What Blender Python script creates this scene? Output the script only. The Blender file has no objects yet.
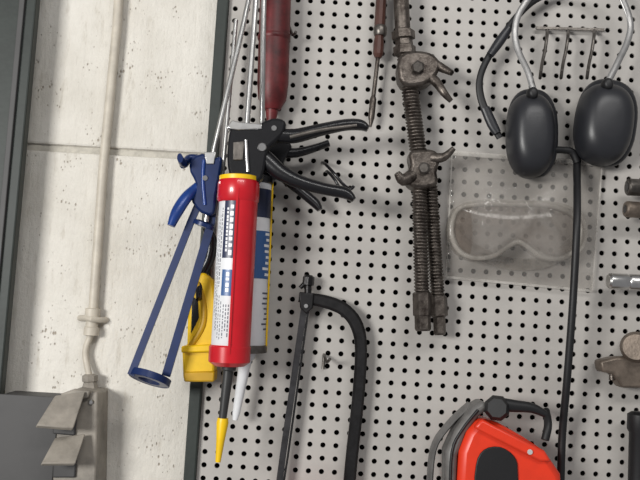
import bpy, bmesh, math, random
from mathutils import Vector, Matrix
random.seed(3)
SC=bpy.context.scene
SC.view_settings.view_transform='Standard'
# ---------------------------------------------------------------- camera
F=800.0; D=1.0; CZ=1.6
ROLL=math.radians(3.3); PITCH=math.radians(5.0)
cam_d=bpy.data.cameras.new('camera'); cam_d.lens=36*F/640; cam_d.clip_start=0.01
cam=bpy.data.objects.new('camera',cam_d); SC.collection.objects.link(cam)
Rm=Matrix.Rotation(math.radians(90)+PITCH,3,'X')@Matrix.Rotation(-ROLL,3,'Z')
_r=Rm@Vector((1,0,0))
if _r.z<0: Rm=Matrix.Rotation(math.radians(90)+PITCH,3,'X')@Matrix.Rotation(ROLL,3,'Z')
C=Vector((0,-D,CZ-math.tan(PITCH)*D))
M4=Rm.to_4x4(); M4.translation=C; cam.matrix_world=M4
SC.camera=cam
def P(px,py,d=0.0):
    v=Rm@Vector(((px-320)/F,(240-py)/F,-1.0))
    t=(-d-C.y)/v.y
    return C+v*t
def S(d=0.0): return (D-d)/F
# ---------------------------------------------------------------- materials
def lin(c):
    return tuple([((x/255)/12.92 if x/255<=0.04045 else ((x/255+0.055)/1.055)**2.4) for x in c])+(1,)
_m={}
def mat(name,col,rough=0.5,metal=0.0,var=0.15,nscale=60,bump=0.0,bscale=300,col2=None,coat=0.0):
    if name in _m: return _m[name]
    m=bpy.data.materials.new(name); m.use_nodes=True; nt=m.node_tree; N=nt.nodes; L=nt.links
    b=N['Principled BSDF']; b.inputs['Roughness'].default_value=rough; b.inputs['Metallic'].default_value=metal
    b.inputs['Coat Weight'].default_value=coat
    tc=N.new('ShaderNodeTexCoord')
    n=N.new('ShaderNodeTexNoise'); n.inputs['Scale'].default_value=nscale; n.inputs['Detail'].default_value=6; n.inputs['Roughness'].default_value=0.65
    L.new(tc.outputs['Object'],n.inputs['Vector'])
    r=N.new('ShaderNodeValToRGB'); L.new(n.outputs['Fac'],r.inputs['Fac'])
    c=lin(col); 
    c2=lin(col2) if col2 else tuple([x*(1-var*2) for x in c[:3]])+(1,)
    r.color_ramp.elements[0].position=0.32; r.color_ramp.elements[0].color=c2
    r.color_ramp.elements[1].position=0.6; r.color_ramp.elements[1].color=c
    L.new(r.outputs['Color'],b.inputs['Base Color'])
    if bump>0:
        n2=N.new('ShaderNodeTexNoise'); n2.inputs['Scale'].default_value=bscale; n2.inputs['Detail'].default_value=4
        L.new(tc.outputs['Object'],n2.inputs['Vector'])
        bp=N.new('ShaderNodeBump'); bp.inputs['Strength'].default_value=bump; bp.inputs['Distance'].default_value=0.001
        L.new(n2.outputs['Fac'],bp.inputs['Height']); L.new(bp.outputs['Normal'],b.inputs['Normal'])
    _m[name]=m; return m
def concrete():
    m=bpy.data.materials.new('painted_concrete'); m.use_nodes=True; nt=m.node_tree; N=nt.nodes; L=nt.links
    b=N['Principled BSDF']; b.inputs['Roughness'].default_value=0.8
    tc=N.new('ShaderNodeTexCoord')
    def noise(s,det=6,ro=0.6,vec=None):
        n=N.new('ShaderNodeTexNoise'); n.inputs['Scale'].default_value=s; n.inputs['Detail'].default_value=det; n.inputs['Roughness'].default_value=ro
        L.new(vec or tc.outputs['Object'],n.inputs['Vector']); return n
    big=noise(7,6,0.65); r1=N.new('ShaderNodeValToRGB'); L.new(big.outputs['Fac'],r1.inputs['Fac'])
    r1.color_ramp.elements[0].position=0.3; r1.color_ramp.elements[0].color=lin((200,195,185))
    r1.color_ramp.elements[1].position=0.7; r1.color_ramp.elements[1].color=lin((224,220,212))
    mp=N.new('ShaderNodeMapping'); mp.inputs['Scale'].default_value=(1,1,0.22); L.new(tc.outputs['Object'],mp.inputs['Vector'])
    sm=noise(90,6,0.72,mp.outputs['Vector']); r2=N.new('ShaderNodeValToRGB'); L.new(sm.outputs['Fac'],r2.inputs['Fac'])
    r2.color_ramp.elements[0].position=0.30; r2.color_ramp.elements[0].color=(0.68,0.65,0.60,1)
    r2.color_ramp.elements[1].position=0.44; r2.color_ramp.elements[1].color=(1,1,1,1)
    mx=N.new('ShaderNodeMixRGB'); mx.blend_type='MULTIPLY'; mx.inputs[0].default_value=0.6
    L.new(r1.outputs['Color'],mx.inputs[1]); L.new(r2.outputs['Color'],mx.inputs[2])
    vo=N.new('ShaderNodeTexVoronoi'); vo.inputs['Scale'].default_value=190; vo.inputs['Randomness'].default_value=1
    wv=N.new('ShaderNodeMapping'); wv.inputs['Scale'].default_value=(1.25,1,0.75); L.new(tc.outputs['Object'],wv.inputs['Vector']); L.new(wv.outputs['Vector'],vo.inputs['Vector'])
    msk=noise(34,4,0.6)
    sub=N.new('ShaderNodeMath'); sub.operation='MULTIPLY_ADD'; sub.inputs[1].default_value=1.7; sub.inputs[2].default_value=-0.77
    L.new(msk.outputs['Fac'],sub.inputs[0])
    lt=N.new('ShaderNodeMath'); lt.operation='SUBTRACT'; L.new(sub.outputs[0],lt.inputs[0]); L.new(vo.outputs['Distance'],lt.inputs[1])
    pr=N.new('ShaderNodeMapRange'); pr.inputs[1].default_value=0.0; pr.inputs[2].default_value=0.2; L.new(lt.outputs[0],pr.inputs[0])
    m2=N.new('ShaderNodeMixRGB'); L.new(pr.outputs[0],m2.inputs[0]); L.new(mx.outputs[0],m2.inputs[1]); m2.inputs[2].default_value=lin((160,150,136))
    L.new(m2.outputs[0],b.inputs['Base Color'])
    fine=noise(180,6,0.7); 
    hh=N.new('ShaderNodeMath'); hh.operation='MULTIPLY_ADD'; hh.inputs[1].default_value=-1.0; L.new(pr.outputs[0],hh.inputs[0]); L.new(fine.outputs['Fac'],hh.inputs[2])
    h3=N.new('ShaderNodeMath'); h3.operation='MULTIPLY_ADD'; h3.inputs[1].default_value=1.8; L.new(sm.outputs['Fac'],h3.inputs[0]); L.new(hh.outputs[0],h3.inputs[2])
    bp=N.new('ShaderNodeBump'); bp.inputs['Strength'].default_value=0.7; bp.inputs['Distance'].default_value=0.0018
    L.new(h3.outputs[0],bp.inputs['Height']); L.new(bp.outputs['Normal'],b.inputs['Normal'])
    return m
def clear(name,col,alpha,rough=0.15,bump=0.0,bs=40):
    m=bpy.data.materials.new(name); m.use_nodes=True; nt=m.node_tree; N=nt.nodes; L=nt.links
    for n in list(N): N.remove(n)
    o=N.new('ShaderNodeOutputMaterial'); t=N.new('ShaderNodeBsdfTransparent'); p=N.new('ShaderNodeBsdfPrincipled')
    t.inputs[0].default_value=tuple([min(1,x*0.25+0.75) for x in lin(col)[:3]])+(1,)
    p.inputs['Base Color'].default_value=lin(col); p.inputs['Roughness'].default_value=rough
    x=N.new('ShaderNodeMixShader')
    tc=N.new('ShaderNodeTexCoord'); n=N.new('ShaderNodeTexNoise'); n.inputs['Scale'].default_value=bs; n.inputs['Detail'].default_value=4; n.inputs['Distortion'].default_value=1.0
    L.new(tc.outputs['Object'],n.inputs['Vector'])
    mr=N.new('ShaderNodeMapRange'); mr.inputs[1].default_value=0.35; mr.inputs[2].default_value=0.7; mr.inputs[3].default_value=alpha*0.6; mr.inputs[4].default_value=min(1,alpha*1.5)
    L.new(n.outputs['Fac'],mr.inputs[0]); L.new(mr.outputs[0],x.inputs[0])
    if bump>0:
        b=N.new('ShaderNodeBump'); b.inputs['Strength'].default_value=bump; b.inputs['Distance'].default_value=0.004
        L.new(n.outputs['Fac'],b.inputs['Height']); L.new(b.outputs['Normal'],p.inputs['Normal'])
    L.new(t.outputs[0],x.inputs[1]); L.new(p.outputs[0],x.inputs[2]); L.new(x.outputs[0],o.inputs[0])
    return m
CONC=concrete()
MORTAR=mat('mortar',(190,185,174),0.9,0,0.15,90,0.5,400)
PEG=mat('pegboard_paint',(176,172,167),0.48,0.0,0.08,10,0.1,200)
HOLE_SHADE=mat('hole_shade_black',(10,10,10),0.95)  # near-black, stands in for the shade inside openings
GREEN=mat('dark_green_paint',(34,42,38),0.55,0,0.15,40,0.2,150)
PIPE=mat('cream_conduit_paint',(196,188,174),0.5,0,0.12,35,0.2,200)
BOXM=mat('aged_grey_plastic',(150,143,133),0.55,0,0.2,30,0.15,250)
DKGREY=mat('dark_grey_panel',(70,69,69),0.6,0,0.08,20)
BLACK=mat('black_enamel',(22,22,25),0.27,0.2,0.1,50,0.08,400)
RUB=mat('black_rubber',(20,20,22),0.5,0,0.1,60,0.1,500)
CUP=mat('earmuff_plastic',(36,37,41),0.38,0,0.08,40,0.08,600)
STEEL=mat('bright_steel',(210,209,207),0.28,1.0,0.1,80)
DSTEEL=mat('worn_steel',(114,109,104),0.4,0.85,0.25,70,0.3,350)
RUST=mat('worn_dark_steel',(104,97,91),0.4,0.8,0.3,90,0.5,500,col2=(50,43,39))
BLUE=mat('blue_enamel',(24,58,126),0.3,0.1,0.12,60)
DBLUE=mat('dark_blue_enamel',(17,38,84),0.3,0.1,0.12,60)
RED=mat('red_enamel',(192,18,32),0.28,0.0,0.06,40,coat=0.3)
DRED=mat('dull_red_shaded',(104,30,33),0.5,0,0.3,50)  # dull red dimmed further, the shade on the tube put into its colour
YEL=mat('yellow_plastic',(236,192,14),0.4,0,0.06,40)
DYEL=mat('dark_yellow_plastic',(196,152,16),0.45,0,0.06,40)  # darker yellow for the rib and end piece
WHITE=mat('white_plastic',(222,223,225),0.35,0,0.04,50)
NAVY=mat('label_navy',(36,44,72),0.35,0,0.05)
LBLUE=mat('label_blue',(50,88,140),0.35,0,0.05)
LTXT=mat('label_text_dark',(84,86,98),0.5,0,0.05)
NOZ=mat('grey_nozzle',(50,50,50),0.4,0,0.1)
SAW=mat('hacksaw_frame_steel',(44,43,44),0.36,0.6,0.25,60,0.2,400)
BLADE=mat('blade_steel',(72,71,73),0.4,0.8,0.2,80)
ORG=mat('orange_plastic',(222,56,28),0.38,0,0.06,40)
GREY=mat('grey_plastic',(104,102,100),0.45,0,0.2,40)
GOGF=clear('goggle_vinyl',(182,176,168),0.32,0.18)
GOGL=clear('goggle_lens',(128,117,108),0.36,0.05)
BAG=clear('poly_bag',(204,200,195),0.15,0.05,1.0,22)
BAGE=clear('poly_bag_seam',(214,210,204),0.35,0.2)
GUNM=mat('dirty_brown_steel',(126,114,103),0.45,0.6,0.25,60,0.3,300)
BROWN=mat('brown_handle',(76,46,38),0.5,0.1,0.2,60)
STRAP=mat('muff_band_grey',(150,149,148),0.35,0.6,0.1,60)
# ---------------------------------------------------------------- mesh tools
class Obj:
    def __init__(s,name): s.name=name; s.parts=[]
    def add(s,o): s.parts.append(o); return o
    def done(s):
        lo=Vector((1e9,)*3); hi=-lo
        for o in s.parts:
            for v in o.data.vertices:
                for i in range(3): lo[i]=min(lo[i],v.co[i]); hi[i]=max(hi[i],v.co[i])
        c=(lo+hi)/2
        e=bpy.data.objects.new(s.name,None); e.empty_display_size=0.02; e.location=c
        SC.collection.objects.link(e)
        for o in s.parts:
            o.parent=e; o.matrix_parent_inverse=Matrix.Translation(c).inverted()
        return e
def mesh(name,V,Fc,m,smooth=True,ang=35,bevel=0,link=True,fix=True):
    me=bpy.data.meshes.new(name); me.from_pydata([tuple(v) for v in V],[],Fc)
    if fix:
        bm=bmesh.new(); bm.from_mesh(me); bmesh.ops.recalc_face_normals(bm,faces=bm.faces); bm.to_mesh(me); bm.free()
    me.materials.append(m)
    if smooth:
        for p in me.polygons: p.use_smooth=True
        me.set_sharp_from_angle(angle=math.radians(ang))
    o=bpy.data.objects.new(name,me); SC.collection.objects.link(o)
    if bevel>0:
        b=o.modifiers.new('bevel','BEVEL'); b.width=bevel; b.segments=2; b.limit_method='ANGLE'; b.angle_limit=math.radians(40)
    return o
def catmull(pts,n=6,closed=False):
    out=[]; N=len(pts)
    rng=range(N) if closed else range(N-1)
    for i in rng:
        g=lambda k: pts[k%N] if closed else pts[max(0,min(N-1,k))]
        p0,p1,p2,p3=g(i-1),g(i),g(i+1),g(i+2)
        for j in range(n):
            t=j/n
            out.append(tuple(0.5*((2*b)+(-a+c)*t+(2*a-5*b+4*c-e)*t*t+(-a+3*b-3*c+e)*t**3) for a,b,c,e in zip(p0,p1,p2,p3)))
    if not closed: out.append(tuple(pts[-1]))
    return out
def sweep(name,pts,m,w,dep=None,smooth=0,closed=False,shape='round',nseg=14,bevel=0,ang=40):
    q=[]
    for p in pts:
        ww=p[3] if len(p)>3 else w
        q.append((p[0],p[1],p[2],ww))
    if smooth: q=catmull(q,smooth,closed)
    W=[P(a,b,c) for a,b,c,_ in q]; R=[ww*S(c) for _,_,c,ww in q]
    N=len(W); V=[];Fc=[]
    prev=None
    if shape=='rect': prof=[(-1,-1),(1,-1),(1,1),(-1,1)]
    elif shape=='D': prof=[(-1,-1),(1,-1),(1,0.3),(0.6,1),(-0.6,1),(-1,0.3)]
    else: prof=[(math.cos(2*math.pi*k/nseg),math.sin(2*math.pi*k/nseg)) for k in range(nseg)]
    K=len(prof)
    for i in range(N):
        if closed: t=W[(i+1)%N]-W[i-1]
        else: t=W[min(N-1,i+1)]-W[max(0,i-1)]
        t.normalize()
        f=Vector((0,-1,0))
        if dep is None:
            if prev is None:
                f=f-t*f.dot(t)
                if f.length<0.2: f=Vector((0,0,1))-t*t.z
            else: f=prev-t*prev.dot(t)
        else: f=f-t*f.dot(t)
        f.normalize(); prev=f
        s=f.cross(t); s.normalize()
        dd=dep if dep is not None else R[i]
        for (a,b) in prof: V.append(W[i]+s*(a*R[i])+f*(b*dd))
    for i in range(N if closed else N-1):
        j=(i+1)%N
        for k in range(K):
            Fc.append((i*K+k,i*K+(k+1)%K,j*K+(k+1)%K,j*K+k))
    if not closed:
        Fc.append(tuple(range(K))); Fc.append(tuple((N-1)*K+k for k in range(K)))
    return mesh(name,V,Fc,m,bevel=bevel,ang=ang)
def prism(name,poly,d0,d1,m,bevel=0.0015,smooth=0,holes=None):
    if smooth: poly=catmull(poly,smooth,True)
    dm=d1
    A=[P(x,y,dm) for x,y in poly]; n=len(A)
    V=[Vector((a.x,-d0,a.z)) for a in A]+[Vector((a.x,-d1,a.z)) for a in A]
    Fc=[tuple(range(n)),tuple(range(n,2*n))]+[(i,(i+1)%n,n+(i+1)%n,n+i) for i in range(n)]
    return mesh(name,V,Fc,m,bevel=bevel)
def frame_ax(p0,p1):
    a=(p1-p0); L=a.length; a.normalize()
    f=Vector((0,-1,0)); f=f-a*f.dot(a)
    if f.length<0.1: f=Vector((0,0,1))
    f.normalize(); s=f.cross(a); s.normalize()
    return a,f,s,L
def lathe(name,p0,p1,prof,m,n=28,cap=True,ang=35):
    a,f,s,L=frame_ax(p0,p1); V=[];Fc=[]
    for t,r in prof:
        for k in range(n):
            th=2*math.pi*k/n; V.append(p0+a*(L*t)+s*(r*math.cos(th))+f*(r*math.sin(th)))
    for i in range(len(prof)-1):
        for k in range(n): Fc.append((i*n+k,i*n+(k+1)%n,(i+1)*n+(k+1)%n,(i+1)*n+k))
    if cap: Fc.append(tuple(range(n))); Fc.append(tuple((len(prof)-1)*n+k for k in range(n)))
    return mesh(name,V,Fc,m,ang=ang)
def shell(name,p0,p1,R,a0,a1,t0,t1,th,m,n=24):
    a,f,s,L=frame_ax(p0,p1); V=[];Fc=[]
    for t in (t0,t1):
        for r in (R,R+th):
            for k in range(n+1):
                q=math.radians(a0+(a1-a0)*k/n); V.append(p0+a*(L*t)+s*(r*math.cos(q))+f*(r*math.sin(q)))
    M=n+1
    for k in range(n):
        Fc+= [(k,k+1,M+k+1,M+k),(2*M+k,2*M+k+1,3*M+k+1,3*M+k),(M+k,M+k+1,3*M+k+1,3*M+k),(k,k+1,2*M+k+1,2*M+k)]
    Fc+=[(0,M,3*M,2*M),(n,M+n,3*M+n,2*M+n)]
    return mesh(name,V,Fc,m,ang=30)
def thread(name,p0,p1,R,pitch,m,n=16):
    a,f,s,L=frame_ax(p0,p1); cnt=int(L/pitch*6); V=[];Fc=[]
    for i in range(cnt+1):
        z=L*i/cnt
        for k in range(n):
            ph=(z/pitch+k/n)%1.0
            tri=abs(ph*2-1)
            r=R*(0.78+0.24*min(1,tri*1.5)); th=2*math.pi*k/n
            V.append(p0+a*z+s*(r*math.cos(th))+f*(r*math.sin(th)))
    for i in range(cnt):
        for k in range(n): Fc.append((i*n+k,i*n+(k+1)%n,(i+1)*n+(k+1)%n,(i+1)*n+k))
    Fc.append(tuple(range(n))); Fc.append(tuple(cnt*n+k for k in range(n)))
    return mesh(name,V,Fc,m,ang=60)
def box(name,x0,x1,y0,y1,z0,z1,m,bevel=0):
    V=[(x,y,z) for x in(x0,x1) for y in(y0,y1) for z in(z0,z1)]
    Fc=[(0,1,3,2),(4,5,7,6),(0,1,5,4),(2,3,7,6),(0,2,6,4),(1,3,7,5)]
    return mesh(name,V,Fc,m,smooth=False,bevel=bevel)
# ---------------------------------------------------------------- room shell
WD=-0.035
w=Obj('wall_back')
joint=P(160,154,WD).z
w.add(box('blocks_upper',-0.9,1.0,-WD,0.2,joint+0.0045,joint+0.9,CONC,0.003))
w.add(box('blocks_lower',-0.9,1.0,-WD,0.2,joint-0.9,joint-0.0045,CONC,0.003))
w.add(box('mortar_joint',-0.9,1.0,-WD+0.0045,0.19,joint-0.006,joint+0.006,MORTAR))
w.done()
xc=P(21,140,0.02).x
c=Obj('steel_column')
c.add(box('column_flange',xc-0.28,xc,-0.012,0.004,CZ-0.8,CZ+0.8,GREEN,0.002))
c.add(box('column_web',xc-0.16,xc-0.012,0.004,-WD,CZ-0.8,CZ+0.8,GREEN,0.001))
c.add(box('column_edge_strip',xc-0.02,xc-0.013,-0.0165,-0.011,CZ-0.8,CZ+0.8,DKGREY,0.001))
c.done()
zt=P(30,394,0).z; xr=P(52,420,0).x
d=Obj('wall_panel')
d.add(box('panel_sheet',xc-0.2+0.06,xr+0.012,-0.014-0.003,-0.0125,zt-0.4,zt,DKGREY,0.001))
d.add(box('panel_core',xc+0.0005,xr+0.010,-0.012,-WD,zt-0.4,zt-0.001,DKGREY,0.001))
d.done()
# ---------------------------------------------------------------- pegboard
xl=P(213,240,0).x; 
pitch=12.8*S(0)
ncx=int((0.62-xl)/pitch); zmin=CZ-0.50; zmax=CZ+0.50; ncz=int((zmax-zmin)/pitch)
V=[];Fc=[]; hr=0.0031; h=pitch/2
circ=[(math.cos(k*math.pi/8),math.sin(k*math.pi/8)) for k in range(16)]
outer=[]
for (a,b) in circ:
    mx_=max(abs(a),abs(b)); outer.append((a/mx_*h,b/mx_*h))
for i in range(ncx):
    for j in range(ncz):
        cx=xl+h+i*pitch; cz=zmin+h+j*pitch; b0=len(V)
        for (a,b) in outer: V.append((cx+a,0,cz+b))
        for (a,b) in circ: V.append((cx+a*hr*1.06,0,cz+b*hr*1.06))
        for (a,b) in circ: V.append((cx+a*hr,0.002,cz+b*hr))
        for k in range(16):
            k2=(k+1)%16
            Fc.append((b0+k,b0+k2,b0+16+k2,b0+16+k)); Fc.append((b0+16+k,b0+16+k2,b0+32+k2,b0+32+k))
pg=Obj('pegboard')
pg.add(mesh('perforated_sheet',V,Fc,PEG,smooth=False,fix=False))
XR=xl+ncx*pitch; ZT=zmin+ncz*pitch
pg.add(box('hole_shade_sheet',xl,XR,0.014,0.018,zmin,ZT,HOLE_SHADE))  # dark sheet added behind the holes so they read as shaded
fw=12*S(0)
pg.add(box('frame_left',xl-fw,xl-0.0002,-0.008,-WD,zmin,ZT,GREEN,0.002))
pg.add(box('frame_right',XR,XR+fw,-0.004,-WD,zmin,ZT,GREEN,0.002))
pg.add(box('frame_top',xl-fw,XR+fw,-0.004,-WD,ZT,ZT+fw,GREEN,0.002))
pg.add(box('frame_bottom',xl-fw,XR+fw,-0.004,-WD,zmin-fw,zmin,GREEN,0.002))
pg.done()
# ---------------------------------------------------------------- conduit + socket box
g=Obj('electrical_conduit')
dc=WD+0.010
g.add(sweep('pipe',[(120,-25,dc),(117,26,dc),(103,170,dc),(93,312,dc)],PIPE,4.8,smooth=0))
g.add(lathe('coupling',P(93,308,dc),P(91,336,dc),[(0,0.007),(0.03,0.0095),(0.3,0.0095),(0.33,0.0078),(0.66,0.0078),(0.7,0.0095),(0.97,0.0095),(1,0.006)],PIPE))
g.add(sweep('tail_pipe',[(91,334,dc),(86,348,dc),(86,360,dc),(90,378,dc+0.006)],PIPE,3.2,smooth=5))
g.add(lathe('cable_gland',P(90,374,dc+0.006),P(90,390,dc+0.006),[(0,0.006),(0.1,0.010),(0.45,0.010),(0.5,0.008),(1,0.011)],BOXM,n=8,ang=20))
g.add(sweep('saddle_clip',[(80,318,WD+0.001),(86,318,dc+0.004),(92,319,dc+0.0085),(99,320,dc+0.004),(106,320,WD+0.001)],PIPE,3,dep=None))
g.done()
g=Obj('socket_outlet_box')
g.add(prism('body',[(58,396),(76,389),(98,392),(96,500),(50,500)],WD+0.001,0.016,BOXM,0.003))
g.add(prism('lid_hinge',[(60,394),(74,389),(90,391),(88,398),(62,402)],0.016,0.024,BOXM,0.002))
def slab(name,c4,off,m):
    V=list(c4)+[v+off for v in c4]
    return mesh(name,V,[(0,1,2,3),(4,5,6,7),(0,1,5,4),(1,2,6,5),(2,3,7,6),(3,0,4,7)],m,bevel=0.0015)
g.add(slab('lid_upper',[P(54,398,0.022),P(84,394,0.022),P(72,431,0.046),P(35,428,0.056)],Vector((0.003,-0.005,0.004)),BOXM))
g.add(slab('lid_lower',[P(54,440,0.022),P(84,436,0.022),P(74,466,0.046),P(40,466,0.056)],Vector((0.003,-0.005,0.004)),BOXM))
g.add(prism('socket_recess_upper',[(54,402),(78,400),(75,436),(52,434)],0.016,0.020,DKGREY,0.002))
g.add(prism('socket_recess_lower',[(54,446),(78,444),(75,478),(52,478)],0.016,0.020,DKGREY,0.002))
g.add(lathe('lid_screw',P(91,402,0.015),P(91,402,0.019),[(0,0.003),(0.8,0.003),(1,0.002)],STEEL,n=16))
g.done()
# ---------------------------------------------------------------- caulking guns
g=Obj('caulking_gun'); dm=0.088
p0=P(239,180,dm); p1=P(229,364,dm); R=0.0212
g.add(lathe('cartridge',P(238,200,dm),P(229.5,352,dm),[(0,R*0.97),(0.01,R),(0.99,R),(1,R*0.95)],WHITE,n=40))
g.add(shell('cradle',p0,p1,R+0.0004,-150,86,0.05,0.95,0.0014,RED))
g.add(shell('cradle_rolled_edge',p0,p1,R+0.0004,83,89,0.06,0.94,0.003,RED,n=4))
g.add(lathe('rear_collar',p0,P(238,203,dm),[(0,0.015),(0.02,R+0.001),(0.2,R+0.0028),(0.9,R+0.0028),(1,R+0.001)],RED,n=40))
g.add(lathe('rear_plate',P(239.2,176,dm),P(239,181,dm),[(0,R*0.9),(0.2,R+0.0015),(1,R+0.0015)],YEL,n=40))
g.add(lathe('front_cap',P(230,345,dm),P(229,366,dm),[(0,R+0.0008),(0.08,R+0.0024),(0.8,R+0.0024),(1,R-0.004)],RED,n=40))
q0=P(238,203,dm); q1=P(230,345,dm); T=0.0003
g.add(shell('label_navy_field',q0,q1,R,84,126,0.0,0.40,T,NAVY))
g.add(shell('label_blue_field',q0,q1,R,84,122,0.48,0.66,T,LBLUE))
k=0
for (a0,a1,ts,te,st) in ((95,105,0.03,0.38,0.045),(110,116,0.05,0.36,0.026),(98,108,0.50,0.64,0.036)):
    t=ts
    while t<te:
        l=st*(0.5+0.35*random.random())
        g.add(shell('label_lettering_%d'%k,q0,q1,R+T,a0,a1,t,t+l,0.0002,WHITE,n=4)); k+=1; t+=st
for cidx,(a0,a1,ts,te) in enumerate(((132,135,0.05,0.6),(141,143,0.1,0.9),(150,152,0.15,0.8),(94,97,0.72,0.95),(102,105,0.72,0.9),(110,113,0.72,0.95),(120,122,0.7,0.96),(128,130,0.66,0.95),(136,138,0.66,0.9))):
    t=ts
    while t<te:
        l=0.008+0.02*random.random()
        g.add(shell('label_small_print_%d'%k,q0,q1,R+T*0.2,a0,a1,t,min(te,t+l),0.0002,LTXT,n=3)); k+=1; t+=l+0.009
g.add(lathe('cartridge_nozzle',P(229,365,dm),P(222,424,dm),[(0,0.009),(0.08,0.0085),(0.1,0.0062),(1,0.0042)],NOZ))
g.add(lathe('nozzle_cap',P(223,418,dm),P(218,462,dm),[(0,0.006),(0.1,0.0068),(0.5,0.0048),(1,0.003)],YEL))
g.add(prism('handle_casting',[(229,133),(234,126),(250,127),(272,118),(285,121),(284,132),(276,141),(268,150),(262,178),(250,181),(232,178),(227,160)],dm-0.010,dm+0.010,BLACK,0.003,smooth=3))
g.add(sweep('fixed_handle',[(256,134,dm,8),(275,135,dm,8),(295,136,dm,7.5),(320,130,dm,6.5),(345,125,dm,6),(360,125,dm,5.6),(368,129,dm,3)],BLACK,6,dep=0.009,smooth=5))
g.add(sweep('fixed_handle_rib',[(290,137,dm+0.009,2),(320,130,dm+0.009,2),(357,125,dm+0.009,1.5)],DSTEEL,2,dep=0.0012,smooth=4))
g.add(sweep('trigger',[(250,150,dm,7),(264,158,dm,9),(280,172,dm,8.5),(300,182,dm,7),(325,189,dm,6.2),(345,193,dm,6),(354,200,dm,3)],BLACK,6,dep=0.008,smooth=5))
g.add(lathe('trigger_pivot',P(262,147,dm-0.013),P(262,147,dm+0.013),[(0,0.0045),(0.06,0.0055),(0.94,0.0055),(1,0.0045)],STEEL,n=20))
g.add(lathe('handle_rivet',P(274,128,dm-0.012),P(274,128,dm+0.012),[(0,0.003),(1,0.003)],STEEL,n=16))
g.add(prism('drive_window',[(233,142),(244,141),(243,160),(233,160)],dm+0.0095,dm+0.0115,DSTEEL,0.0008))
g.add(prism('release_lever',[(226,128),(232,120),(240,122),(262,124),(262,129),(238,130)],dm-0.005,dm+0.012,STEEL,0.001))
g.add(sweep('return_spring',[(246,140,dm+0.011),(247,160,dm+0.011),(248,172,dm+0.011)],STEEL,2.0))
g.add(sweep('plunger_rod',[(243,178,dm),(247,125,dm),(258,-30,dm)],STEEL,3.0))
g.add(sweep('plunger_hook',[(258,-30,dm),(260,-42,dm),(269,-48,dm),(277,-42,dm)],STEEL,3.0,smooth=4))
g.done()
g=Obj('caulking_gun'); db=0.030
p0=P(255,182,db); p1=P(248,350,db); R=0.0205
g.add(lathe('cartridge',p0,p1,[(0,R*0.97),(0.01,R),(0.97,R),(1,R*0.8)],WHITE,n=36))
g.add(shell('label_blue_field',p0,p1,R,-30,80,0.05,0.22,0.0004,NAVY))
g.add(shell('label_blue_band',p0,p1,R,-30,80,0.3,0.58,0.0004,LBLUE))
for i in range(8):
    g.add(shell('label_lettering_%d'%i,p0,p1,R+0.0004,8+random.random()*6,30+random.random()*20,0.31+i*0.034,0.325+i*0.034,0.0003,WHITE,n=6))
for i in range(8):
    g.add(shell('label_small_print_%d'%i,p0,p1,R,5,25+random.random()*20,0.66+i*0.03,0.67+i*0.03,0.0003,LTXT,n=6))
g.add(shell('frame_strap',p0,p1,R+0.0004,-12,2,0,1.0,0.002,YEL,n=4))
g.add(lathe('front_ring',P(248.2,345,db),P(248,353,db),[(0,R+0.001),(0.1,R+0.0022),(0.9,R+0.0022),(1,R)],DSTEEL,n=36))
g.add(lathe('rear_ring',P(255.5,176,db),P(255,184,db),[(0,R-0.002),(0.1,R+0.002),(0.9,R+0.002),(1,R)],BLACK,n=36))
g.add(lathe('cartridge_nozzle',P(247,352,db),P(235,420,db),[(0,0.011),(0.08,0.010),(0.12,0.0075),(0.9,0.0046),(1,0.003)],WHITE))
g.add(prism('handle_casting',[(244,140),(280,138),(292,146),(284,160),(276,178),(246,178)],db-0.009,db+0.009,BLACK,0.003,smooth=2))
g.add(sweep('fixed_handle',[(275,152,db,6),(295,153,db,5),(315,148,db,4),(329,143,db,3.5)],BLACK,5,dep=0.007,smooth=4))
g.add(sweep('trigger',[(272,165,db,6),(288,180,db,6),(302,192,db,5),(315,203,db,5),(320,210,db,3)],BLACK,5,dep=0.007,smooth=4))
g.add(sweep('plunger_rod',[(258,178,db+0.018),(262,120,db+0.036),(264,-20,db+0.036)],STEEL,2.8))
g.done()
g=Obj('caulking_gun'); d2=0.070
rc=P(150,378,d2)
def ring(name,c,ax,Rr,th,hgt,m,n=40):
    ax=ax.normalized(); 
    a,f,s,L=frame_ax(c-ax*hgt/2,c+ax*hgt/2); V=[];Fc=[]
    pr=[(Rr,0),(Rr+th,0),(Rr+th,L),(Rr,L)]
    for k in range(n):
        q=2*math.pi*k/n
        for r,z in pr: V.append(c-ax*hgt/2+a*z+s*(r*math.cos(q))+f*(r*math.sin(q)))
    for k in range(n):
        for i in range(4): Fc.append((k*4+i,k*4+(i+1)%4,((k+1)%n)*4+(i+1)%4,((k+1)%n)*4+i))
    return mesh(name,V,Fc,m,bevel=0.0006)
axr=(P(150,378,d2)-P(208,190,d2)).normalized()+Vector((0,-0.32,0))
g.add(ring('front_ring',rc,axr,0.0215,0.0028,0.008,DBLUE))
axn=axr.normalized()
g.add(ring('front_ring_lip',rc+axn*0.003,axr,0.0130,0.0088,0.0015,DBLUE))
g.add(sweep('frame_strap_left',[(198,205,d2+0.004,3.6),(190,224,d2+0.003,3.6),(131,375,d2+0.012,3.6)],DBLUE,4,dep=0.0016,shape='rect'))
g.add(sweep('frame_strap_right',[(214,200,d2-0.006,4.2),(210,228,d2-0.006,4.2),(166,376,d2-0.004,4.2)],DBLUE,4,dep=0.0016,shape='rect'))
g.add(prism('handle_casting',[(190,160),(202,153),(214,158),(222,156),(220,175),(216,196),(214,214),(204,214),(196,208),(190,196),(196,184),(190,172)],d2-0.010,d2+0.010,DBLUE,0.003,smooth=2))
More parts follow.
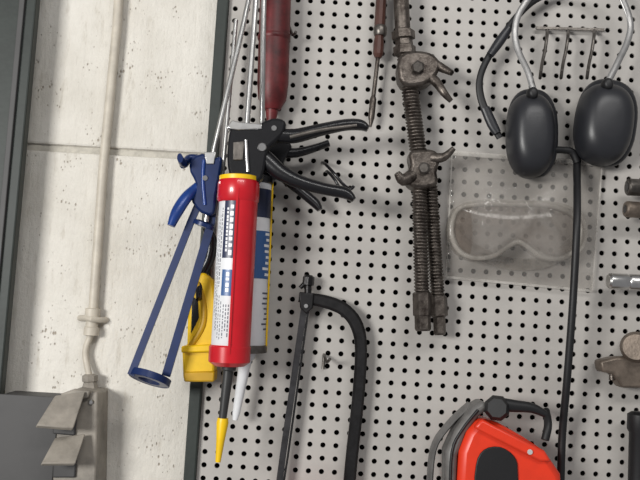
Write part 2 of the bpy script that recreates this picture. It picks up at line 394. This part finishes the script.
g.add(sweep('casting_rib',[(204,160,d2+0.010,2),(203,180,d2+0.010,2),(205,205,d2+0.010,2)],BLUE,2,dep=0.002,smooth=3))
g.add(sweep('fixed_handle',[(202,160,d2,5),(190,158,d2,4),(184,164,d2+0.01,4),(180,158,d2+0.03,3)],DBLUE,4,dep=0.006,smooth=4))
g.add(sweep('trigger',[(206,180,d2,5),(196,188,d2+0.004,5),(186,198,d2+0.014,6),(177,212,d2+0.02,6),(171,226,d2+0.022,4)],BLUE,5,dep=0.006,smooth=5))
g.add(lathe('trigger_pivot',P(205,178,d2-0.012),P(205,178,d2+0.012),[(0,0.003),(1,0.003)],STEEL,n=16))
g.add(prism('ratchet_plate',[(204,152),(216,152),(214,164),(206,164)],d2+0.008,d2+0.012,STEEL,0.0008))
g.add(sweep('plunger_rod',[(206,222,d2),(214,150,d2),(243,26,d2),(254,-25,d2)],STEEL,2.8))
g.add(lathe('plunger_disc',P(205,222,d2),P(203,227,d2),[(0,0.010),(0.3,0.0135),(1,0.0135)],DBLUE,n=28))
g.done()
g=Obj('caulking_gun'); d3=0.030
g.add(prism('cradle_body',[(193,276),(204,272),(213,280),(216,300),(216,340),(214,380),(183,380),(182,350),(187,344),(188,300)],d3-0.012,d3+0.012,YEL,0.003))
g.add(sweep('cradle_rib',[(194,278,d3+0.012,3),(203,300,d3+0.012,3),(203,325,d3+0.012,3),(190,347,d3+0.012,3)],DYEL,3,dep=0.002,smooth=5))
g.add(prism('cradle_slot_shade',[(192,296),(198,300),(199,318),(191,334)],d3+0.0115,d3+0.0125,BLACK,0.0003))  # flat black inlay paints the shade of a slot that is not cut
g.add(prism('front_plate',[(181,346),(216,344),(216,352),(181,353)],d3-0.013,d3+0.018,YEL,0.002))
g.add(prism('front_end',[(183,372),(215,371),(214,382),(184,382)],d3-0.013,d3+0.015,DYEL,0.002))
g.add(sweep('trigger',[(206,228,d3+0.002,4),(211,240,d3+0.002,6),(209,258,d3+0.002,6),(201,276,d3+0.002,6),(199,300,d3+0.014,3)],BLACK,5,dep=0.007,smooth=5))
g.add(sweep('plunger_rod',[(204,276,d3-0.004),(222,180,d3-0.004),(236,20,d3-0.004)],STEEL,2.2))
g.done()
g=Obj('sealant_tube'); d4=0.024
g.add(lathe('tube_body',P(276,-20,d4),P(272,110,d4),[(0,0.017),(0.05,0.0195),(0.80,0.0195),(0.92,0.0175),(1,0.010)],DRED,n=32))
g.add(lathe('tube_neck',P(272,108,d4),P(271,124,d4),[(0,0.008),(0.5,0.007),(1,0.005)],DRED,n=24))
g.add(lathe('tube_shoulder_ring',P(274,36,d4),P(273.8,41,d4),[(0,0.0197),(0.3,0.0206),(0.7,0.0206),(1,0.0197)],DRED,n=32))
g.done()
# ---------------------------------------------------------------- hacksaw
g=Obj('hacksaw'); dh=0.018
g.add(sweep('bow_frame',[(299,297,dh,5),(312,299,dh,6),(330,303,dh,6.5),(346,311,dh,6.5),(357,326,dh,6.5),(361,350,dh,6),(358,400,dh,6),(352,455,dh,6),(348,500,dh,6)],SAW,6,dep=0.0045,smooth=5,shape='D',ang=25))
g.add(sweep('blade',[(305,302,dh,3.2),(283,455,dh,3.2),(277,500,dh,3.2)],BLADE,3,dep=0.0006,shape='rect'))
g.add(sweep('blade_spine',[(309,305,dh,1.1),(288,455,dh,1.1),(281,500,dh,1.1)],SAW,1,dep=0.003,shape='rect'))
g.add(prism('blade_holder',[(299,292),(314,293),(313,308),(306,314),(300,308)],dh-0.006,dh+0.007,SAW,0.0015))
g.add(sweep('tension_post',[(308,296,dh),(308,284,dh)],SAW,3.6))
g.add(lathe('tension_knob',P(308,286,dh),P(309,275,dh),[(0,0.004),(0.1,0.0072),(0.8,0.0072),(1,0.004)],SAW,n=8,ang=20))
g.add(sweep('wing',[(300,288,dh,2),(304,284,dh,2.5),(309,283,dh,3)],SAW,2))
g.add(lathe('blade_pin',P(306,306,dh-0.008),P(306,306,dh+0.010),[(0,0.0025),(1,0.0025)],STEEL,n=12))
g.add(prism('pistol_grip',[(268,494),(360,494),(372,520),(360,570),(340,580),(330,540),(290,520)],dh-0.012,dh+0.012,RED,0.004,smooth=3))
g.done()
# ---------------------------------------------------------------- spring compressor
g=Obj('coil_spring_compressor'); dk=0.032
g.add(sweep('upper_shank',[(400,-20,dk),(403,34,dk)],RUST,8))
g.add(lathe('drive_nut',P(403,30,dk),P(405,56,dk),[(0,0.011),(0.06,0.0145),(0.35,0.0145),(0.4,0.011),(0.6,0.011),(0.65,0.014),(0.95,0.014),(1,0.011)],RUST,n=6,ang=20))
g.add(thread('threaded_rod_upper',P(405,54,dk),P(419,158,dk),0.0105,0.0042,RUST))
g.add(prism('jaw_upper',[(399,56),(414,50),(430,52),(438,58),(441,66),(434,78),(424,84),(408,86),(399,78)],dk-0.015,dk+0.017,RUST,0.004,smooth=2))
g.add(sweep('jaw_upper_hook',[(430,62,dk+0.01,6),(442,68,dk+0.012,4.5),(452,73,dk+0.02,3)],RUST,4,smooth=4))
g.add(sweep('jaw_upper_claw',[(426,74,dk+0.006,6),(436,82,dk+0.014,5),(444,93,dk+0.02,4),(451,101,dk+0.018,2.6)],RUST,4,smooth=4))
g.add(lathe('jaw_upper_bolt',P(418,67,dk+0.015),P(418,67,dk+0.025),[(0,0.008),(0.8,0.008),(1,0.006)],DSTEEL,n=6,ang=20))
g.add(prism('jaw_lower',[(409,152),(420,149),(436,150),(440,160),(437,172),(438,184),(424,188),(410,186),(407,176),(411,164)],dk-0.015,dk+0.017,RUST,0.004,smooth=2))
g.add(sweep('jaw_lower_claw_left',[(412,176,dk+0.012,7),(403,180,dk+0.018,6),(397,173,dk+0.022,3.4)],RUST,4,smooth=4))
g.add(sweep('jaw_lower_claw_right',[(432,158,dk+0.012,6),(444,157,dk+0.018,4.5),(454,148,dk+0.022,2.6)],RUST,4,smooth=4))
g.add(lathe('jaw_lower_bolt',P(424,168,dk+0.015),P(424,168,dk+0.024),[(0,0.007),(0.8,0.007),(1,0.005)],DSTEEL,n=16))
g.add(thread('threaded_rod_left',P(419,186,dk+0.006),P(422,300,dk+0.006),0.0092,0.0040,RUST))
g.add(thread('threaded_rod_right',P(430,184,dk-0.008),P(438,300,dk-0.008),0.0088,0.0040,RUST))
g.add(lathe('end_nut_left',P(422,292,dk+0.006),P(423,331,dk+0.006),[(0,0.0095),(0.04,0.0115),(0.6,0.0115),(0.62,0.0098),(0.95,0.0098),(1,0.008)],RUST,n=6,ang=20))
g.add(lathe('end_nut_right',P(438,296,dk-0.008),P(440,335,dk-0.008),[(0,0.0095),(0.04,0.011),(0.5,0.011),(0.55,0.0075),(0.95,0.0075),(1,0.006)],RUST,n=6,ang=20))
g.done()
g=Obj('screwdriver'); dp=0.018
g.add(lathe('handle',P(382,-14,dp),P(378,58,dp),[(0,0.004),(0.04,0.0066),(0.6,0.007),(0.7,0.0055),(0.8,0.0068),(0.95,0.0065),(1,0.004)],BROWN,n=10,ang=20))
g.add(lathe('handle_collar',P(380.5,26,dp),P(380,36,dp),[(0,0.0072),(0.2,0.0085),(0.8,0.0085),(1,0.0072)],DSTEEL))
g.add(sweep('shaft',[(378,57,dp),(373,100,dp)],RUST,2.2))
g.add(lathe('tip',P(373.4,96,dp),P(370.5,127,dp),[(0,0.0026),(0.1,0.0042),(0.7,0.004),(1,0.0012)],RUST,n=16))
g.done()
# ---------------------------------------------------------------- earmuffs
def cup(name,cx,cy,rx,ry,d0,dep,rot,m,exp=2.5,n=48,rings=10,flat=0.55):
    V=[];Fc=[]; s=S(d0+dep*0.5)
    c=P(cx,cy,d0+dep*0.5); cr=math.cos(rot); sr=math.sin(rot)
    for i in range(rings+1):
        q=(math.pi/2)*i/rings
        sc=math.cos(q)**flat if i<rings else 0.0
        yy=d0+dep*math.sin(q)
        if i==rings: V.append(Vector((c.x,-yy,c.z))); break
        for k in range(n):
            t=2*math.pi*k/n
            a=abs(math.cos(t))**(2/exp)*math.copysign(1,math.cos(t))*rx*s*sc
            b=abs(math.sin(t))**(2/exp)*math.copysign(1,math.sin(t))*ry*s*sc
            V.append(Vector((c.x+a*cr-b*sr,-yy,c.z+a*sr+b*cr)))
    for i in range(rings-1):
        for k in range(n): Fc.append((i*n+k,i*n+(k+1)%n,(i+1)*n+(k+1)%n,(i+1)*n+k))
    b0=(rings-1)*n
    for k in range(n): Fc.append((b0+k,b0+(k+1)%n,rings*n))
    Fc.append(tuple(range(n)))
    return mesh(name,V,Fc,m,ang=50)
g=Obj('ear_defenders')
for nm,cx,cy,rx,ry,rot in (('left',533,133,26,46,0.03),('right',607,122,31,45,-0.10)):
    g.add(cup(nm+'_cushion',cx,cy,rx*0.98,ry*0.98,0.012,0.016,rot,RUB,flat=0.25))
    g.add(cup(nm+'_shell_rim',cx,cy,rx*1.02,ry*1.02,0.024,0.012,rot,CUP,flat=0.2))
    g.add(cup(nm+'_shell',cx,cy,rx*0.95,ry*0.95,0.030,0.034,rot,CUP,flat=0.5))
g.add(sweep('wire_left_front',[(534,92,0.058,3.4),(528,72,0.052,3.4),(518,50,0.044,3.4),(515,30,0.040,3.4),(522,8,0.040,3.4),(545,-18,0.040,3.4),(575,-26,0.040,3.4)],STRAP,3,dep=0.0014,smooth=6))
g.add(sweep('wire_right_front',[(608,82,0.058,3.4),(618,62,0.052,3.4),(628,40,0.044,3.4),(630,20,0.040,3.4),(618,-8,0.040,3.4),(598,-22,0.040,3.4),(575,-26,0.040,3.4)],STRAP,3,dep=0.0014,smooth=6))
g.add(sweep('neck_band',[(500,138,0.030,3.6),(490,120,0.030,4),(481,98,0.028,4),(480,78,0.028,3.5),(488,58,0.028,3.5),(502,38,0.028,3.6),(514,20,0.028,3.6),(535,0,0.024,3.6),(565,-12,0.022,3.6)],RUB,4,dep=0.0025,smooth=6))
g.add(sweep('band_slider',[(497,133,0.033,4.4),(492,124,0.033,5.4),(485,108,0.033,5)],CUP,5,dep=0.004,smooth=3))
g.add(sweep('band_upper_pad',[(490,55,0.031,4),(500,41,0.031,5),(509,28,0.031,4)],CUP,5,dep=0.004,smooth=3))
g.add(cup('left_pivot',533,93,6,7,0.052,0.010,0,RUB,exp=2))
g.add(cup('right_pivot',608,84,6,7,0.052,0.010,0,RUB,exp=2))
g.add(sweep('cable_bridge',[(552,150,0.030,4),(562,150,0.028,3.6),(572,152,0.026,3.8),(577,162,0.024,4)],RUB,4,smooth=5))
g.add(sweep('cable',[(579,150,0.024,3.8),(577,165,0.022,3.8),(577,220,0.066,3.8),(573,300,0.064,3.8),(567,380,0.05,3.8),(562,440,0.03,3.8),(560,520,0.03,3.8)],RUB,4,smooth=8))
g.done()
g=Obj('peg_hook_rail')
g.add(sweep('rail_bar',[(536,28,0.006,1.3),(570,29,0.006,1.3),(604,30,0.006,1.3)],DSTEEL,1.3,shape='rect'))
for i,x in enumerate((545,566,592)):
    g.add(sweep('prong_%d'%i,[(x+2,30,0.002),(x+2,36,0.03),(x,50,0.034),(x-3,64,0.040),(x-5,78,0.060),(x-4,70,0.072)],DSTEEL,1.7,smooth=5))
g.done()
# ---------------------------------------------------------------- goggles in bag
out=[(456,210),(474,204),(496,203),(517,204),(540,204),(562,208),(577,217),(582,232),(577,249),(562,259),(543,258),(529,248),(518,242),(507,247),(491,257),(470,258),(456,249),(450,230)]
g=Obj('safety_goggles')
g.add(sweep('vinyl_skirt',[(x,y,0.022) for x,y in out],GOGF,2.2,dep=0.014,smooth=5,closed=True,shape='rect'))
g.add(sweep('lens_rim',[(x*0.985+516*0.015,y*0.98+230*0.02,0.037) for x,y in out],GOGF,2.6,dep=0.003,smooth=5,closed=True))
sm=catmull([(516+(x-516)*0.95,231+(y-231)*0.9) for x,y in out],5,True)
V=[P(x,y,0.034) for x,y in sm]+[P(516+(x-516)*0.55,229+(y-229)*0.5,0.040) for x,y in sm]+[P(516,228,0.0412)]
n=len(sm); Fc=[(i,(i+1)%n,n+(i+1)%n,n+i) for i in range(n)]+[(n+i,n+(i+1)%n,2*n) for i in range(n)]
g.add(mesh('lens',V,Fc,GOGL,ang=60))
g.add(sweep('elastic_strap',[(452,226,0.014,5),(446+14,240,0.006,6),(500,262,0.005,6),(545,262,0.005,6),(576,240,0.006,6),(581,228,0.014,5)],GOGF,5,dep=0.0008,smooth=5,shape='rect'))
for i,(x,y) in enumerate(((478,205),(517,206),(556,209),(480,255),(552,256))):
    g.add(lathe('vent_%d'%i,P(x,y,0.020),P(x,y-3 if y<230 else y+3,0.020),[(0,0.004),(0.8,0.004),(1,0.003)],GOGF,n=12))
g.done()
g=Obj('plastic_bag')
def sheet(name,cor,d0,bulge,m,nx=26,ny=22,seed=0,wr=0.0012):
    rnd=random.Random(seed); ph=[(rnd.uniform(-16,16),rnd.uniform(-16,16),rnd.uniform(0,6.28)) for _ in range(9)]
    V=[];Fc=[]
    for j in range(ny+1):
        for i in range(nx+1):
            u=i/nx;v=j/ny
            x=(cor[0][0]*(1-u)+cor[1][0]*u)*(1-v)+(cor[3][0]*(1-u)+cor[2][0]*u)*v
            y=(cor[0][1]*(1-u)+cor[1][1]*u)*(1-v)+(cor[3][1]*(1-u)+cor[2][1]*u)*v
            e=min(1,4*u,4*(1-u),4*v,4*(1-v)); e=e*e*(3-2*e)
            dd=d0+bulge*e+wr*sum(math.sin(a*u+b*v+c) for a,b,c in ph)*e*0.6
            V.append(P(x,y,dd))
    for j in range(ny):
        for i in range(nx):
            a=j*(nx+1)+i; Fc.append((a,a+1,a+nx+2,a+nx+1))
    return mesh(name,V,Fc,m,ang=80)
cor=[(452,152),(602,163),(592,291),(446,277)]
g.add(sheet('bag_front',cor,0.008,0.040,BAG,seed=2,nx=50,ny=44,wr=0.0022))
g.add(sheet('bag_back',cor,0.0035,-0.001,BAG,seed=5,wr=0.0002))
g.add(sweep('bag_seam_bottom',[(446,277,0.008,1.2),(592,291,0.008,1.2)],BAGE,1.5,dep=0.0008,shape='rect'))
g.add(sweep('bag_seam_left',[(452,152,0.008,.8),(446,277,0.008,.8)],BAGE,1,dep=0.0008,shape='rect'))
g.add(sweep('bag_seam_right',[(602,163,0.008,.8),(592,291,0.008,.8)],BAGE,1,dep=0.0008,shape='rect'))
g.add(sweep('bag_header',[(452,153,0.008,2.5),(602,164,0.008,2.5)],BAGE,4,dep=0.0008,shape='rect'))
g.done()
# ---------------------------------------------------------------- small peg hooks
def hook(a):
    g=Obj('peg_hook')
    g.add(sweep('hook_wire',[(a[0],a[1],0.0008),(a[0],a[1],0.004),(a[0]+1,a[1]+3,0.016),(a[0]+3,a[1]+7,0.024),(a[0]+6,a[1]+4,0.032)],DSTEEL,1.5,smooth=5))
    g.add(sweep('hook_leg',[(a[0],a[1],0.003),(a[0]-1,a[1]+14,0.003)],DSTEEL,1.5))
    g.done()
hook((324,355)); hook((290,28))
g=Obj('peg_hook')
g.add(sweep('hook_arm',[(322,163,0.0008,1.6),(324,163,0.03,1.6),(332,171,0.05,1.6),(343,184,0.052,1.6),(350,189,0.05,1.6),(354,186,0.05,1.6)],BLACK,1.6,smooth=5))
g.add(sweep('hook_arm_small',[(326,172,0.0008,1.5),(328,172,0.03,1.5),(335,180,0.04,1.5),(342,192,0.04,1.5),(350,198,0.04,1.5)],BLACK,1.5,smooth=5))
g.done()
# ---------------------------------------------------------------- right-edge tools
def socket(name,x0,y0,x1,y1,d,r,m):
    g=Obj(name)
    a=P(x0,y0,d); b=P(x1,y1,d)
    g.add(lathe('socket_body',a,b,[(0,r*0.6),(0.001,r*0.86),(0.03,r),(0.35,r),(0.38,r*0.9),(0.42,r*0.9),(0.45,r),(0.96,r),(1,r*0.85)],m,n=32))
    g.add(lathe('drive_recess_shade',a-(b-a).normalized()*0.0003,a+(b-a).normalized()*0.001,[(0,r*0.55),(1,r*0.55)],BLACK,n=6))  # flat black hexagon paints the shade of the drive hole
    g.done()
socket('wrench_socket',627,187,672,189,0.03,0.0105,DSTEEL)
socket('wrench_socket',625,209,670,212,0.03,0.0100,GUNM)
g=Obj('extension_bar')
g.add(lathe('bar',P(608,281,0.03),P(700,285,0.03),[(0,0.008),(0.02,0.0098),(0.2,0.0098),(0.22,0.0085),(0.24,0.0098),(1,0.0098)],STEEL,n=30))
g.done()
g=Obj('shackle_clamp')
g.add(prism('clamp_body',[(600,361),(616,357),(660,356),(660,388),(622,388),(614,374),(602,372)],0.006,0.030,GUNM,0.003))
g.add(lathe('clamp_boss',P(636,347,0.008),P(636,347,0.042),[(0,0.017),(0.1,0.0185),(0.8,0.0185),(1,0.015)],GUNM,n=28))
g.add(lathe('clamp_bore_shade',P(638,347,0.042),P(638,347,0.0425),[(0,0.009),(1,0.009)],HOLE_SHADE,n=24))  # flat near-black disc paints the shade of an uncut bore
g.add(sweep('clamp_pin',[(612,366,0.018,3),(612,380,0.018,3)],RUST,3))
g.done()
g=Obj('hand_torch')
g.add(lathe('torch_body',P(640,412,0.03),P(638,500,0.03),[(0,0.010),(0.03,0.0145),(0.2,0.0145),(0.24,0.012),(0.9,0.012),(1,0.010)],RUB,n=28))
g.done()
# ---------------------------------------------------------------- orange power tool
g=Obj('angle_grinder'); do=0.06
g.add(prism('motor_housing',[(456,520),(460,452),(468,432),(480,418),(500,424),(525,438),(546,452),(562,475),(565,520)],do-0.035,do+0.012,ORG,0.008))
g.add(prism('housing_ridge',[(474,428),(482,419),(545,451),(552,462),(540,462)],do+0.008,do+0.018,ORG,0.003))
g.add(prism('switch_recess',[(476,466),(484,450),(500,447),(514,456),(518,470),(514,500),(478,500)],do+0.0118,do+0.0145,RUB,0.001,smooth=3))
g.add(prism('gear_head',[(446,500),(446,452),(456,430),(472,407),(484,400),(490,408),(478,418),(466,434),(458,456),(456,500)],do-0.03,do+0.006,GREY,0.005))
g.add(sweep('gear_head_seam',[(450,500,do+0.006,1.5),(452,452,do+0.006,1.5),(462,430,do+0.006,1.5),(478,410,do+0.006,1.5)],RUB,1.5,dep=0.002,smooth=4))
g.add(sweep('blade_guard',[(429,500,do-0.02,3),(433,450,do-0.02,3),(449,424,do-0.02,3),(470,404,do-0.02,3)],GREY,3,dep=0.012,smooth=5))
g.add(lathe('side_handle_boss',P(497,408,do-0.01),P(497,408,do+0.022),[(0,0.013),(0.1,0.0155),(0.8,0.0145),(1,0.011)],RUB,n=8,ang=20))
g.add(sweep('lock_lever',[(497,404,do+0.014,7),(515,406,do+0.012,6),(532,408,do+0.01,5),(545,414,do+0.008,3.5)],RUB,5,dep=0.006,smooth=4))
g.add(sweep('power_cord',[(545,440,do-0.01,4),(548,425,do-0.015,4),(546,410,do-0.03,3.5)],RUB,4,smooth=5))
g.add(lathe('housing_screw',P(530,452,do+0.012),P(530,452,do+0.0195),[(0,0.003),(1,0.003)],STEEL,n=12))
g.done()
# ---------------------------------------------------------------- light
def area(name,loc,tgt,sx,sy,e,col):
    l=bpy.data.lights.new(name,'AREA'); l.shape='RECTANGLE'; l.size=sx; l.size_y=sy; l.energy=e; l.color=col
    o=bpy.data.objects.new(name,l); SC.collection.objects.link(o); o.location=loc
    o.rotation_euler=(Vector(tgt)-Vector(loc)).to_track_quat('-Z','Y').to_euler()
area('left_key_light',(-1.2,-1.8,CZ+0.1),(0.0,0,CZ-0.2),0.6,0.4,38,(1,0.99,0.96))  # added key light, source unseen; set low at left to darken right and top
area('ceiling_tube_light',(0.5,-1.9,CZ+1.3),(0.1,0,CZ-0.2),1.4,0.3,19,(1,0.985,0.96))
wd=bpy.data.worlds.new('workshop_ambient'); wd.use_nodes=True; SC.world=wd
wd.node_tree.nodes['Background'].inputs[0].default_value=(0.97,0.97,1,1); wd.node_tree.nodes['Background'].inputs[1].default_value=0.25
